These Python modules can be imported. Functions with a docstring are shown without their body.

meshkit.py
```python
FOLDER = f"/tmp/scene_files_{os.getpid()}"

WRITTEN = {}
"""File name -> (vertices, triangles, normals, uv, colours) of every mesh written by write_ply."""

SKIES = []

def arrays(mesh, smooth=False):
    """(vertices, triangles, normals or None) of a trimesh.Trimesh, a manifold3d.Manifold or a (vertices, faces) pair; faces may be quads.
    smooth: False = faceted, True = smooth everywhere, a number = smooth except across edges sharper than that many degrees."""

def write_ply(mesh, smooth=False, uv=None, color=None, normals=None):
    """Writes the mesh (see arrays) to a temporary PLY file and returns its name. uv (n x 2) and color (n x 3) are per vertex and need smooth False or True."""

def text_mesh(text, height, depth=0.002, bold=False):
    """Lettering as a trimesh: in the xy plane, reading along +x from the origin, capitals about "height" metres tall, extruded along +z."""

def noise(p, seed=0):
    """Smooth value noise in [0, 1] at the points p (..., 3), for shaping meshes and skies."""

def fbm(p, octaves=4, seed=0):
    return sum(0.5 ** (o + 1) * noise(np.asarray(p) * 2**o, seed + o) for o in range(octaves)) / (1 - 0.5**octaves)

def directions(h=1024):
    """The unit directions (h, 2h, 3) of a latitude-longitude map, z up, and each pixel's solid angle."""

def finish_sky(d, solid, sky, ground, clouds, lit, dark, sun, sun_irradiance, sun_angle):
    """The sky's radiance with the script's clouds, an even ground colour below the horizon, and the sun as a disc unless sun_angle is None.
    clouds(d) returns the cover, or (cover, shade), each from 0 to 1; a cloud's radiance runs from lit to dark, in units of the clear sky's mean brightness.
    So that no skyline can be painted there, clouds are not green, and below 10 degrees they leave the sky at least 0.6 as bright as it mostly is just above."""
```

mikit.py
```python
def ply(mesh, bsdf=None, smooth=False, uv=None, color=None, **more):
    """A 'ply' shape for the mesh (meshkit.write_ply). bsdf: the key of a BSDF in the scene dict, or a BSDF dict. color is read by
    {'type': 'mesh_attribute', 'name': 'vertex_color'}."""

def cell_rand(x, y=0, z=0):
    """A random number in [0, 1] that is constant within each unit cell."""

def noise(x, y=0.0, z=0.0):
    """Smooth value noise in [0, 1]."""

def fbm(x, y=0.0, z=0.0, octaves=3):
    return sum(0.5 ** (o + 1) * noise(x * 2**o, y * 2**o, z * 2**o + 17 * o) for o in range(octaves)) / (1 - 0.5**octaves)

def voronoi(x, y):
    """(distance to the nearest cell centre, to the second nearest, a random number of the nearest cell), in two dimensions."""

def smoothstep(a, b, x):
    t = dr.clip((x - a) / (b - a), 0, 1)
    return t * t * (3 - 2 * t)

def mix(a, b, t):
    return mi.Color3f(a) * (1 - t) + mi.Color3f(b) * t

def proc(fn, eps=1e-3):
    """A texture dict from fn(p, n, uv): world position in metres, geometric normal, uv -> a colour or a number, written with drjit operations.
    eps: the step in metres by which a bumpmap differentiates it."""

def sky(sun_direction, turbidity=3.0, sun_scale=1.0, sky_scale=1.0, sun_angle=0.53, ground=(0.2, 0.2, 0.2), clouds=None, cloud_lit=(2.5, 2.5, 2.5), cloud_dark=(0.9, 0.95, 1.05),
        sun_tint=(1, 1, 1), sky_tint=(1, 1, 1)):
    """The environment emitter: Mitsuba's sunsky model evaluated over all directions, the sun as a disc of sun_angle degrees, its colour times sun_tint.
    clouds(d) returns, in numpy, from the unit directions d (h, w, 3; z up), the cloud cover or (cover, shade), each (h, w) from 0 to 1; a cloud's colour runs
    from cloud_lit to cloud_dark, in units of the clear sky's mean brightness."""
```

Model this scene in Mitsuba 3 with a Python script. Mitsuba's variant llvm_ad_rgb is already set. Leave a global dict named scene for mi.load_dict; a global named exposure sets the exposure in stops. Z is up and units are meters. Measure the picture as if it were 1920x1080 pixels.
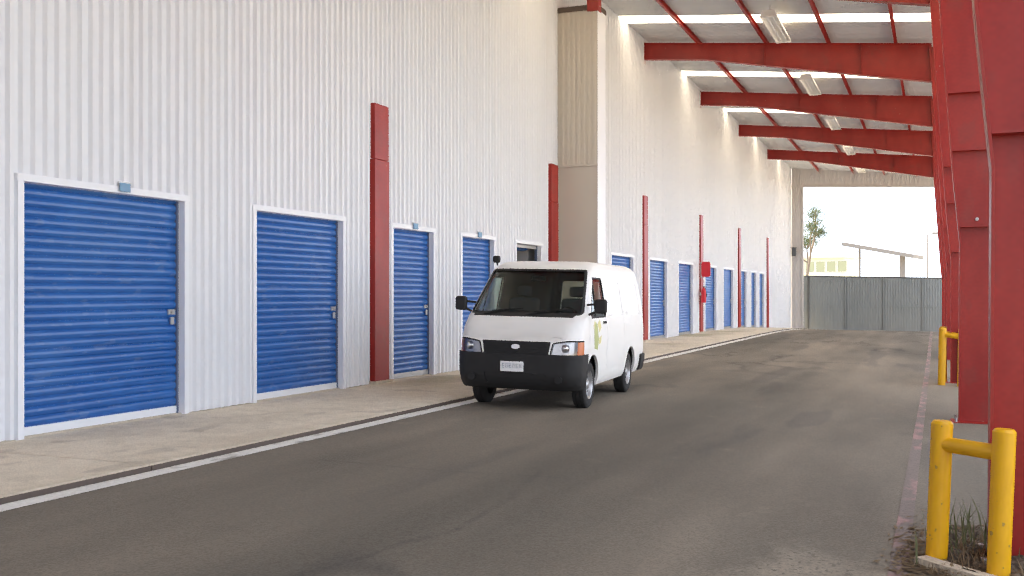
import math, random
import numpy as np, trimesh, drjit as dr, mitsuba as mi, mikit
import manifold3d as m3
import shapely.geometry as sg
from shapely import affinity
from scipy.interpolate import PchipInterpolator
from mikit import noise, fbm, smoothstep, mix, proc, cell_rand

T = mi.ScalarTransform4f
random.seed(7); RNG = np.random.default_rng(7)
scene, labels = {}, {}

# ------------------------------------------------------------------ camera, sky, exposure
F, VPX, VPY, EYE = 1900.0, 1755.0, 554.0, 1.5
TH = math.atan((VPX - 960) / F)
scene['camera'] = {'type': 'perspective', 'fov': 2 * math.degrees(math.atan(960 / F)), 'fov_axis': 'x',
                   'near_clip': 0.05, 'far_clip': 4000.0,
                   'principal_point_offset_x': 0.0, 'principal_point_offset_y': -(VPY - 540) / 1080,
                   'to_world': T().look_at(origin=[0, 0, EYE], target=[-math.sin(TH), math.cos(TH), EYE], up=[0, 0, 1])}
def cloud_cover(d):
    w = np.sin(d[..., 0] * 5 + 2 * np.sin(d[..., 1] * 4)) * np.sin(d[..., 1] * 6 + d[..., 2] * 7 + 1.3)
    return np.clip(.86 + .14 * w, 0, 1), np.clip(.25 - .2 * w, 0, 1)
scene['sky'] = mikit.sky([-0.62, 0.16, 0.77], turbidity=3.0, sun_scale=1.3, sun_angle=2.0, sun_tint=(1.0, .99, .95), clouds=cloud_cover, cloud_lit=(2.38, 2.5, 2.78), cloud_dark=(.85, .95, 1.12))
exposure = 3.65

# ------------------------------------------------------------------ helpers
class MB:
    """collects simple solids into one mesh"""
    def __init__(s): s.v, s.f, s.n = [], [], 0
    def raw(s, v, f):
        v = np.asarray(v, float); f = np.asarray(f, int)
        if f.shape[1] == 4: f = np.vstack([f[:, [0, 1, 2]], f[:, [0, 2, 3]]])
        s.v.append(v); s.f.append(f + s.n); s.n += len(v); return s
    def add(s, m): return s.raw(m.vertices, m.faces)
    def box(s, x0, x1, y0, y1, z0, z1):
        v = [[x, y, z] for z in (z0, z1) for x, y in ((x0, y0), (x1, y0), (x1, y1), (x0, y1))]
        return s.raw(v, [[0, 3, 2, 1], [4, 5, 6, 7], [0, 1, 5, 4], [1, 2, 6, 5], [2, 3, 7, 6], [3, 0, 4, 7]])
    def bar(s, a, b, w, h, up=(0, 0, 1)):
        a, b = np.array(a, float), np.array(b, float); d = (b - a) / np.linalg.norm(b - a)
        side = np.cross(d, up); side /= np.linalg.norm(side); u = np.cross(side, d)
        v = [p + side * i * w / 2 + u * j * h / 2 for p in (a, b) for i, j in ((-1, -1), (1, -1), (1, 1), (-1, 1))]
        return s.raw(v, [[0, 1, 2, 3], [7, 6, 5, 4], [0, 4, 5, 1], [1, 5, 6, 2], [2, 6, 7, 3], [3, 7, 4, 0]])
    def tube(s, a, b, r0, r1=None, n=12, cap=True):
        r1 = r0 if r1 is None else r1
        a, b = np.array(a, float), np.array(b, float); d = (b - a) / np.linalg.norm(b - a)
        x = np.cross(d, [0, 0, 1] if abs(d[2]) < .9 else [1, 0, 0]); x /= np.linalg.norm(x); y = np.cross(d, x)
        t = np.arange(n) * 2 * np.pi / n
        ring = np.outer(np.cos(t), x) + np.outer(np.sin(t), y)
        v = np.vstack([a + ring * r0, b + ring * r1, [a], [b]]); i = np.arange(n); j = (i + 1) % n
        f = np.vstack([np.stack([i, j, j + n], 1), np.stack([i, j + n, i + n], 1)])
        if cap: f = np.vstack([f, np.stack([j, i, i * 0 + 2 * n], 1), np.stack([i + n, j + n, i * 0 + 2 * n + 1], 1)])
        return s.raw(v, f)
    def mesh(s): return trimesh.Trimesh(np.vstack(s.v), np.vstack(s.f), process=False)

def prism(poly, axis, a, b):
    """shapely polygon extruded: axis 'x' (poly in y,z), 'y' (poly in x,z) or 'z' (poly in x,y) from a to b"""
    if hasattr(poly, 'geoms'): return trimesh.util.concatenate([prism(p, axis, a, b) for p in poly.geoms])
    m = trimesh.creation.extrude_polygon(poly, b - a)
    v = m.vertices.copy()
    if axis == 'z': v[:, 2] += a
    elif axis == 'y': v = np.stack([v[:, 0], v[:, 2] + a, v[:, 1]], 1)
    else: v = np.stack([v[:, 2] + a, v[:, 0], v[:, 1]], 1)
    f = m.faces[:, ::-1] if axis == 'y' else m.faces
    return trimesh.Trimesh(v, f, process=False)

def rbox(x0, x1, y0, y1, z0, z1, r):
    """box with rounded edges"""
    pts = [(x, y, z) for x in (x0 + r, x1 - r) for y in (y0 + r, y1 - r) for z in (z0 + r, z1 - r)]
    s = m3.Manifold.sphere(r, 12)
    return tm(m3.Manifold.batch_hull([s.translate(p) for p in pts]))

def tm(man):
    m = man.to_mesh(); return trimesh.Trimesh(m.vert_properties[:, :3], m.tri_verts, process=False)
def man(mesh):
    mesh = trimesh.Trimesh(mesh.vertices, mesh.faces, process=True)
    return m3.Manifold(m3.Mesh(np.asarray(mesh.vertices, np.float32), np.asarray(mesh.faces, np.uint32)))

def numbered(key):
    if key not in USED: USED.add(key); return key
    i = 1
    while f'{key}_{i:03d}' in USED: i += 1
    k = f'{key}_{i:03d}'; USED.add(k); return k
USED = set()

def put(key, mesh, bsdf, smooth=False, **lab):
    k = numbered(key)
    d = mesh if isinstance(mesh, dict) else mikit.ply(mesh.mesh() if isinstance(mesh, MB) else mesh, bsdf, smooth=smooth)
    scene[k] = d
    if lab: labels[k] = dict(lab)
    return k
def thing(key, label, category, group=None):
    k = numbered(key); labels[k] = {'label': label, 'category': category}
    if group: labels[k]['group'] = group
    return k
def at(d, m): return {**d, 'to_world': m}
def moved(mesh, M):
    m = mesh.mesh() if isinstance(mesh, MB) else mesh
    return trimesh.Trimesh(trimesh.transform_points(m.vertices, M), m.faces, process=False)

# ------------------------------------------------------------------ materials
def plain(name, col, rough=0.5, **kw):
    scene[name] = {'type': 'twosided', 'bsdf': {'type': 'principled', 'base_color': {'type': 'rgb', 'value': list(col)}, 'roughness': rough, 'specular': 0.5, **kw}}
def tex(name, fn, rough=0.5, spec=0.5, bump=None, scale=1.0, eps=2e-3, **kw):
    b = {'type': 'principled', 'base_color': proc(fn), 'roughness': rough, 'specular': spec, **kw}
    if bump is not None: b = {'type': 'bumpmap', 'arbitrary': proc(bump, eps=eps), 'scale': scale, 'bsdf': b}
    scene[name] = {'type': 'twosided', 'bsdf': b}

def road_xy(x, y):
    D = 1.5 * F / (y - VPY); u = (x - 960) / F * D
    return u * math.cos(TH) - D * math.sin(TH), u * math.sin(TH) + D * math.cos(TH)
_s = [[road_xy(*q) for q in l] for l in ([(1010, 880), (955, 935), (860, 990), (740, 1025)], [(610, 862), (830, 880), (1040, 892)], [(560, 1078), (700, 1040), (800, 1000)])]
SEAMS = [(a, b) for l in _s for a, b in zip(l[:-1], l[1:])]
def asphalt_col(p, n, uv):
    big = fbm(p.x * .32 + 5, p.y * .12, 1.3, 4)
    med = fbm(p.x * 2.1, p.y * .5, 4.7, 4)
    lane = fbm(p.x * 1.4 + 30, p.y * .06, 9.1, 3)
    fine = noise(p.x * 90, p.y * 90, 2.0)
    t = dr.clip(.45 * big + .25 * med + .35 * lane - .05, 0, 1)
    c = mix((.108, .095, .075), (.245, .204, .155), smoothstep(.25, .78, t))
    for (ax, ay), (bx, by) in SEAMS:
        L2 = (bx - ax) ** 2 + (by - ay) ** 2; h = dr.clip(((p.x - ax) * (bx - ax) + (p.y - ay) * (by - ay)) / L2, 0, 1)
        w = .05 * (noise(p.x * 3, p.y * 3, 1.0) - .5)
        dd = dr.sqrt(dr.square(p.x + w - ax - h * (bx - ax)) + dr.square(p.y + w - ay - h * (by - ay)))
        c = mix(c, (.075, .067, .06), smoothstep(.045, .015, dd) * (.06 + .34 * noise(p.x * 7, p.y * 7, 3.0)))
    sand = smoothstep(.72, 1.10, fbm(p.x * 2.6, p.y * 1.9, 12.0, 5) + .50 * dr.exp(-dr.square((p.x + .70) / .75) - dr.square((p.y - 5.6) / 1.1))) * smoothstep(.35, .5, noise(p.x * 38, p.y * 38, 6.0) * .6 + .3)
    c = mix(c, (.33, .28, .215), sand * .5)
    stain = smoothstep(.63, .74, fbm(p.x * 1.3 + 11, p.y * .22 + 3, 7.0, 4))
    c = mix(c, (.08, .073, .067), stain * .35)
    crack = smoothstep(.030, .0, dr.abs(fbm(p.x * .35, p.y * .22 + 40, 5.5, 4) - .5)) * smoothstep(.45, .6, noise(p.x * .3, p.y * .3, 8.0))
    c = mix(c, (.05, .047, .045), crack * .4)
    return c * (.84 + .32 * fine)
tex('asphalt', asphalt_col, .85, .3, bump=lambda p, n, uv: noise(p.x * 60, p.y * 60, 0.0), scale=.0025, eps=4e-3)

def concrete_col(p, n, uv):
    a = fbm(p.x * 1.1, p.y * .7, 3.3, 4); b = fbm(p.x * 7, p.y * 7, 1.0, 3); fine = noise(p.x * 120, p.y * 120, 0.0)
    c = mix((.48, .415, .315), (.57, .50, .39), smoothstep(.3, .7, .6 * a + .4 * b))
    spot = smoothstep(.68, .76, fbm(p.x * 3 + 9, p.y * 2.2, 6.1, 3))
    moss = smoothstep(.50, .66, fbm(p.x * .5 + 2, p.y * .28 + 1.7, 2.0, 3)) * smoothstep(13.5, 15.5, p.y)
    c = mix(c, (.24, .215, .12), moss * .55)
    return mix(c, (.27, .23, .18), spot * .35) * (.85 + .3 * fine)
tex('concrete', concrete_col, .85, .3, bump=lambda p, n, uv: noise(p.x * 45, p.y * 45, p.z * 45), scale=.002, eps=4e-3)

def ground_col(p, n, uv):
    a = fbm(p.x * .08, p.y * .08, 1.0, 4); b = fbm(p.x * 2, p.y * 2, 1.0, 3)
    return mix((.205, .195, .175), (.34, .325, .295), smoothstep(.3, .7, .6 * a + .4 * b))
tex('yard', ground_col, .9, .2)

def clad_col(p, n, uv):
    sheet = cell_rand(dr.floor(p.y / .81), 3.0)
    st = fbm(p.y * 5.0, p.z * .25, p.x * .5, 3)
    c = mix((.735, .75, .77), (.755, .77, .785), sheet)
    return mix(c, (.68, .665, .63), smoothstep(.60, .80, st) * .22)
tex('cladding', clad_col, .42, .5)
plain('trim_white', (.79, .805, .825), .4)
plain('shaft_shade_beige', (.53, .485, .415), .5)  # white shaft cladding darkened to beige, its shade put into the colour

def red_col(p, n, uv):
    a = fbm(p.x * 3, p.y * 3, p.z * .8, 4); b = noise(p.x * 40, p.y * 40, p.z * 40)
    c = mix((.29, .020, .015), (.34, .030, .021), smoothstep(.3, .7, a))
    dirt = smoothstep(.60, .72, fbm(p.x * 5 + 4, p.y * 5, p.z * 2.2, 4))
    chip = smoothstep(.86, .90, fbm(p.x * 14, p.y * 14 + 3, p.z * 14, 2))
    c = mix(c, (.24, .055, .042), dirt * .3)
    return mix(c, (.45, .25, .2), chip * .6) * (.93 + .14 * b)
tex('red_paint', red_col, .36, .4)

def blue_col(p, n, uv):
    a = fbm(p.y * 2.2, p.z * 6, p.x, 3)
    fade = smoothstep(.52, .70, fbm(p.y * .9 + 7, p.z * 1.6, 4.0, 4)); scuff = smoothstep(.70, .76, fbm(p.y * 5 + 2, p.z * 16, 9.0, 3))
    c = mix(mix((.018, .105, .35), (.024, .125, .39), smoothstep(.3, .7, a)), (.045, .15, .40), fade * .45)
    return mix(c, (.14, .22, .40), scuff * .30)
tex('blue_paint', blue_col, .20, .6)

def yellow_col(p, n, uv):
    a = fbm(p.x * 9, p.y * 9, p.z * 6, 3); chip = smoothstep(.74, .79, fbm(p.x * 34, p.y * 34, p.z * 26 + 3, 3))
    return mix(mix((.70, .36, .004), (.80, .43, .008), a), (.30, .19, .06), chip * .7)
tex('yellow_paint', yellow_col, .40, .5)

def fence_col(p, n, uv):
    a = fbm(p.x * 1.2, p.z * .8, 2.0, 3)
    return mix((.19, .215, .222), (.235, .26, .268), a)
tex('fence_paint', fence_col, .5, .5)
plain('fence_dark', (.10, .105, .11), .6)

def line_col(p, n, uv):
    w = smoothstep(.64, .80, fbm(p.x * 9, p.y * 4, 2.0, 4)); fine = noise(p.x * 70, p.y * 70, 0.0)
    return mix((.68, .66, .60), (.25, .23, .2), w * .8) * (.85 + .2 * fine)
tex('white_line_paint', line_col, .7, .3)
def pink_col(p, n, uv):
    w = smoothstep(.26, .52, fbm(p.x * 8, p.y * 3, 5.0, 4)); fine = noise(p.x * 70, p.y * 70, 0.0)
    return mix((.30, .19, .175), (.175, .148, .128), w * .9) * (.85 + .25 * fine)
tex('pink_line_paint', pink_col, .8, .3)

def roofsheet_col(p, n, uv):
    return mix((.56, .57, .57), (.63, .635, .63), fbm(p.x * .6, p.y * 2.0, 1.0, 3))
tex('roof_underside', roofsheet_col, .5, .5)
scene['skylight_sheet'] = {'type': 'principledthin', 'base_color': {'type': 'rgb', 'value': [.90, .85, .72]}, 'roughness': .6, 'diff_trans': 1.5, 'spec_trans': 0.0}
plain('galvanised', (.50, .50, .49), .35, metallic=.8)
plain('fixture_white', (.86, .84, .78), .45)
plain('tube_white', (.80, .80, .78), .3)
plain('guide_steel', (.10, .13, .20), .5)
plain('inner_panel', (.42, .42, .41), .7)
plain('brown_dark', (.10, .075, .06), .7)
scene['van_white'] = {'type': 'twosided', 'bsdf': {'type': 'principled', 'base_color': {'type': 'rgb', 'value': [.80, .785, .74]}, 'roughness': .35, 'specular': .5, 'clearcoat': .8, 'clearcoat_gloss': .92}}
plain('van_black', (.012, .012, .012), .6)
plain('rubber', (.022, .021, .020), .8)
plain('cabin_trim', (.085, .085, .088), .8)
plain('seat_cloth', (.075, .075, .085), .9)
plain('chrome', (.80, .80, .80), .15, metallic=1.0)
plain('lamp_reflector', (.42, .42, .43), .32, metallic=.9)
plain('wheel_silver', (.52, .52, .52), .35, metallic=.7)
plain('amber_lens', (.55, .15, .05), .2)
plain('red_lens', (.35, .015, .015), .2)
plain('plate_white', (.86, .86, .85), .4)
plain('plate_text', (.20, .25, .33), .5)
plain('logo_green', (.44, .47, .20), .5)
plain('logo_yellow', (.68, .62, .28), .5)
plain('sign_red', (.62, .02, .035), .4)
plain('sign_blue', (.15, .29, .44), .4)
plain('skin_black', (.02, .02, .02), .5)
scene['glass'] = {'type': 'dielectric', 'int_ior': 1.38, 'ext_ior': 1.0, 'specular_transmittance': {'type': 'rgb', 'value': [.78, .83, .80]}}
scene['lens_glass'] = {'type': 'dielectric', 'int_ior': 1.5, 'ext_ior': 1.0}
plain('bark', (.18, .15, .12), .9)
def leaf(name, col): scene[name] = {'type': 'principledthin', 'base_color': {'type': 'rgb', 'value': list(col)}, 'roughness': .55, 'diff_trans': .7, 'spec_trans': 0.0}
leaf('gum_leaf', (.09, .11, .055)); leaf('weed_leaf', (.16, .17, .09)); leaf('dry_leaf', (.26, .19, .12))
plain('render_yellow', (.76, .73, .50), .8)
plain('render_cream', (.62, .59, .52), .8)
plain('far_roof', (.22, .205, .19), .7)
plain('far_window', (.34, .36, .22), .3)

# ------------------------------------------------------------------ ground, road, pavement
WX, KX, YE = -8.5, -6.2, 66.0            # wall face, kerb, end of the covered way
YB = -30.0
COLS = [-26.8, -18.5, -10.2, -1.9, 6.3, 14.6, 22.8, 31.05, 39.3, 47.6, 56.2]    # wall columns and portal frames along the way
def g(x, y):
    x, y = np.asarray(x, float), np.asarray(y, float)
    t = np.clip((y - 30) / 30, 0, 1); t = t * t * (3 - 2 * t)
    u = np.clip((y - 4) / 20, 0, 1); u = u * u * (3 - 2 * u)
    return -.30 * np.clip((x + 6.1) / 6.4, 0, 1) * u * (1 - t) - 1.12 * np.clip((y - 36) / 30, 0, 1) ** 3
def sheet(xs, ys, dz):
    X, Y = np.meshgrid(xs, ys, indexing='ij'); Z = g(X, Y) + dz
    n, m = len(xs), len(ys); i = np.arange((n - 1) * m).reshape(n - 1, m)[:, :-1].ravel()
    return trimesh.Trimesh(np.stack([X, Y, Z], -1).reshape(-1, 3), np.vstack([np.stack([i, i + m, i + m + 1], 1), np.stack([i, i + m + 1, i + 1], 1)]), process=False)
far = lambda a, b, n: list(np.linspace(a, b, n))
put('ground', sheet([-1500, -300, -60] + far(-20, 20, 25) + [60, 300, 1500], [-1500, -300, -60] + far(-20, 80, 60) + [140, 400, 2500], -.02), 'yard', True, kind='structure', label='pale dirt yard around the covered driveway')
put('road', sheet(far(KX, 1.75, 24), far(YB, YE + .4, 110), 0), 'asphalt', True, kind='structure', label='worn brown-grey asphalt driveway under the canopy')
put('edge_line', sheet([KX + .03, KX + .13, KX + .23], far(YB, 64, 110), .004), 'white_line_paint', True, kind='structure', label='white painted line along the left kerb')
put('edge_line', sheet([-.24, -.19, -.14], far(3, 64, 80), .004), 'pink_line_paint', True, kind='structure', label='faded pink painted line beside the red columns')
scene_paving = numbered('pavement'); labels[scene_paving] = {'kind': 'structure', 'label': 'beige concrete walkway in front of the storage doors'}
PADH = .055
def pad(y): return float(g(KX, y)) + PADH
ys = list(np.arange(-8 - 3.7 * 6, 66.01, 3.7)) + [66.3]
for a, b in zip(ys[:-1], ys[1:]):
    m = MB(); n = 5; yy = np.linspace(a + .006, b - .006, n)
    zt = [pad(y) for y in yy]; c = .012
    prof = lambda z: [(WX - .3, z), (KX - c, z), (KX, z - c), (KX, z - .4), (WX - .3, z - .4)]
    v = [(x, y, z) for y, zz in zip(yy, zt) for x, z in prof(zz)]
    f = [[i * 5 + j, i * 5 + (j + 1) % 5, (i + 1) * 5 + (j + 1) % 5, (i + 1) * 5 + j] for i in range(n - 1) for j in range(5)]
    m.raw(v, f); e = (n - 1) * 5
    m.raw([v[i] for i in range(5)], [[0, 1, 2], [0, 2, 3], [0, 3, 4]]); m.raw([v[e + i] for i in range(5)], [[0, 2, 1], [0, 3, 2], [0, 4, 3]])
    put('pavement__slab', m, 'concrete')
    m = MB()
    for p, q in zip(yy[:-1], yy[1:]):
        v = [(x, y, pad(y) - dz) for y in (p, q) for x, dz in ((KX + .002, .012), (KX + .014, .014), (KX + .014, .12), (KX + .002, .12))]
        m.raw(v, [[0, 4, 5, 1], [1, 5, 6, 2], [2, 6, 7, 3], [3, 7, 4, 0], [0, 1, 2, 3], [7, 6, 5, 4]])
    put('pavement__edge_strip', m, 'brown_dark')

# ------------------------------------------------------------------ storage building
B = thing('storage_building', 'long white ribbed metal storage building with a row of blue roller doors on the left', 'building')
ROOFZ, SL = 9.58, .097                     # roof sheet height at the wall, fall per metre to the right
DT = 2.65                                 # top of the door openings
DOORS = [(1.3, 3.5), (7.50, 9.86), (11.28, 13.44), (15.02, 16.50), (17.72, 19.24), (20.47, 21.95), (24.2, 26.3), (27.5, 29.72),
         (31.65, 33.9), (35.6, 37.85), (40.1, 42.3), (43.9, 46.1), (48.1, 49.6), (50.95, 52.45), (53.5, 55.0)]
OPEN = 5
FR = .075                                 # white trim round each opening
# ribbed cladding, sheet by sheet, open where the doors are
P, DEP = .152, .044
def rib(y):                               # cladding relief, outward +x
    u = (y / P) % 1.0
    return np.interp(u, [0, .12, .27, .57, .72, 1.0], [0, 0, DEP, DEP, 0, 0])
brk = []
k0 = math.floor(YB / P)
for k in range(k0, int(YE / P) + 2):
    for u in (0.12, .27, .57, .72): brk.append((k + u) * P)
edges = sorted(set([round(v, 5) for v in brk] + [round(v, 5) for d in DOORS for v in (d[0] - FR, d[1] + FR)] + [YE, YB]))
edges = np.array([e for e in edges if YB <= e <= YE])
W = 6 * P
for s in range(int(YB / W) - 1, int(YE / W) + 1):
    a, b = max(s * W - (.012 if s % 2 else 0), YB), min((s + 1) * W + (.012 if s % 2 else 0), YE)
    ee = [a] + [e for e in edges if a + 1e-4 < e < b - 1e-4] + [b]
    if b - a < .01: continue
    m = MB(); lap = .0025 * (s % 2)
    for p, q in zip(ee[:-1], ee[1:]):
        mid = (p + q) / 2
        z0 = pad(mid) - .02 + .03
        if any(d[0] - FR < mid < d[1] + FR for d in DOORS): z0 = DT + FR
        x0, x1 = WX + rib(p + 1e-6) + lap, WX + rib(q - 1e-6) + lap
        m.raw([[x0, p, z0], [x1, q, z0], [x1, q, ROOFZ], [x0, p, ROOFZ]], [[0, 1, 2, 3]])
    put(B + '__cladding_sheet', m, 'cladding')
# concrete footing under the cladding and the mass of the building behind
m = MB()
for y in np.arange(YB, 66, 1.0): m.box(WX - .28, WX - .004, y, y + 1.0, -1.6, pad(y + .5) + .012)
put(B + '__footing', m, 'concrete')
m = MB(); m.box(-30, -16.2, YB, YE, -1.5, ROOFZ - .05).box(-16.2, WX - .03, YB, YE, 3.4, ROOFZ - .05)
for (a, b), (c, d) in zip([(YB, YB)] + DOORS, DOORS + [(YE, YE)]):
    m.box(-16.2, WX - .30, b + FR * .5, c - FR * .5, -1.5, 3.4)
put(B + '__inner_wall', m, 'inner_panel')
put(B + '__roof', MB().box(-30, WX - .04, YB, YE, ROOFZ - .04, ROOFZ + .05), 'roof_underside')

SLH = .098
def slat_mesh(w, h=SLH):
    """one corrugation of a roller curtain: a shallow bowed face with a tight groove below it"""
    zs = np.array([0, .06, .13, .30, .5, .7, .86, .95, 1.0]) * h
    xs = np.array([-.012, -.010, .003, .011, .013, .011, .004, -.008, -.012])
    m = MB(); n = len(zs)
    v = [(x, y, z) for y in (0, w) for x, z in zip(xs, zs)]
    m.raw(v, [[i, i + n, i + n + 1, i + 1] for i in range(n - 1)])
    return m.mesh()
for i, (a, b) in enumerate(DOORS):
    D = numbered(B + '__roller_door'); zb = pad((a + b) / 2); REC = .075; xd = WX - REC
    # frame: flat white trim, proud of the ribs, with deep reveals
    fr = numbered(D + '__frame'); m = MB(); xo = WX + DEP + .006
    m.box(xd - .04, xo, a - FR, a, zb - .01, DT).box(xd - .04, xo, b, b + FR, zb - .01, DT).box(xd - .04, xo + .004, a - FR - .01, b + FR + .01, DT, DT + FR)
    scene[fr] = mikit.ply(m.mesh(), 'trim_white')
    put(D + '__guide', MB().box(xd - .03, xd + .028, a + .001, a + .03, zb, DT - .001), 'guide_steel')
    put(D + '__guide', MB().box(xd - .03, xd + .028, b - .03, b - .001, zb, DT - .001), 'guide_steel')
    w = b - a - .06
    if i == OPEN:
        put(D + '__rolled_curtain', MB().tube((xd - .30, a + .05, DT + .05), (xd - .30, b - .05, DT + .05), .17, n=20), 'blue_paint', 40)
        put(D + '__bottom_rail', MB().box(xd - .03, xd + .02, a + .046, b - .046, DT - .08, DT - .01), 'galvanised')
        labels[D] = {'label': 'roller door rolled up, dark open unit behind the van'}
        continue
    zr = zb + .015; RH = .085
    put(D + '__bottom_rail', MB().box(xd - .018, xd + .022, a + .02, b - .02, zr, zr + RH), 'trim_white' if i < 3 else 'galvanised')
    z = zr + RH
    n = int(math.ceil((DT + .03 - z) / SLH)); sm = slat_mesh(w)
    if 1 <= i <= 4:
        sd = mikit.ply(sm, 'blue_paint', smooth=50)
        for k in range(n):
            put(D + '__slat', at(sd, T().translate([xd + RNG.uniform(-.0015, .0015), a + .03, z + k * SLH]) @ T().rotate([0, 1, 0], RNG.uniform(-1.2, 1.2)) @ T().rotate([1, 0, 0], RNG.uniform(-.05, .05))), None)
    else:
        m = MB()
        for k in range(n): m.add(moved(sm, trimesh.transformations.translation_matrix([xd, a + .03, z + k * SLH])))
        put(D + '__curtain', m, 'blue_paint', 50)
    lk = MB().box(xd + .01, xd + .03, b - .18, b - .06, 1.27, 1.33).tube((xd + .03, b - .12, 1.30), (xd + .05, b - .12, 1.30), .015)
    lk.box(xd + .028, xd + .045, b - .155, b - .095, 1.15, 1.24)
    put(D + '__latch', lk, 'galvanised')

# red wall columns
for c in COLS[3:]:
    y0, y1 = c - .29, c + .17
    Cn = numbered(B + '__wall_column')
    zb = pad(c); xw = WX - .02
    put(Cn + '__lower_cover', rbox(xw, WX + .105, y0, y1, zb + .04, 3.72, .006), 'red_paint', 40)
    put(Cn + '__upper_cover', rbox(xw, WX + .100, y0 + .004, y1 - .004, 3.728, 4.63, .006), 'red_paint', 40)
    put(Cn + '__footing', MB().box(xw, WX + .16, y0 - .05, y1 + .05, zb - .05, zb + .05), 'concrete')
# white service shaft out from the wall; shade on its front painted as beige
S = numbered(B + '__service_shaft'); labels[S] = {'label': 'service shaft, ribbed above and smooth below, front shade painted in as beige'}
sx0, sx1, sy0, sy1 = WX + .03, -7.46, 23.12, 23.72
m = MB(); n = 7; pr = []
for k in range(n):
    w = (sx1 - sx0 - .08) / n; x = sx0 + .04 + k * w
    pr += [(x, 0), (x + .34 * w, 0), (x + .46 * w, -.022), (x + .88 * w, -.022), (x + w, 0)]
pts = [(sx0, 0)] + pr + [(sx1, 0)]
poly = sg.Polygon([(x, sy0 + d) for x, d in pts] + [(sx1, sy1), (sx0, sy1)]).buffer(0)
put(S + '__ribbed_cladding', prism(poly, 'z', 4.64, 8.34), 'shaft_shade_beige')
put(S + '__flat_panel', rbox(sx0, sx1 - .004, sy0 + .004, sy1 - .004, pad(23.4) - .02, 4.60, .008), 'shaft_shade_beige', 40)
put(S + '__joint_flashing', MB().box(sx0, sx1 + .004, sy0 - .03, sy1 + .004, 4.60, 4.64), 'shaft_shade_beige')
put(S + '__white_side', MB().box(sx1 + .001, sx1 + .012, sy0 - .012, sy1, pad(23.4), 8.34), 'trim_white')  # whole road side of the shaft, the lit face left white
put(S + '__cap', MB().box(sx0, sx1 + .02, sy0 - .05, sy1 + .03, 8.34, 8.46), 'brown_dark')
put(S + '__bracket', MB().box(sx1 - .24, sx1 + .03, sy0 - .07, sy0 + .2, 8.3, 9.1), 'red_paint')
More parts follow.
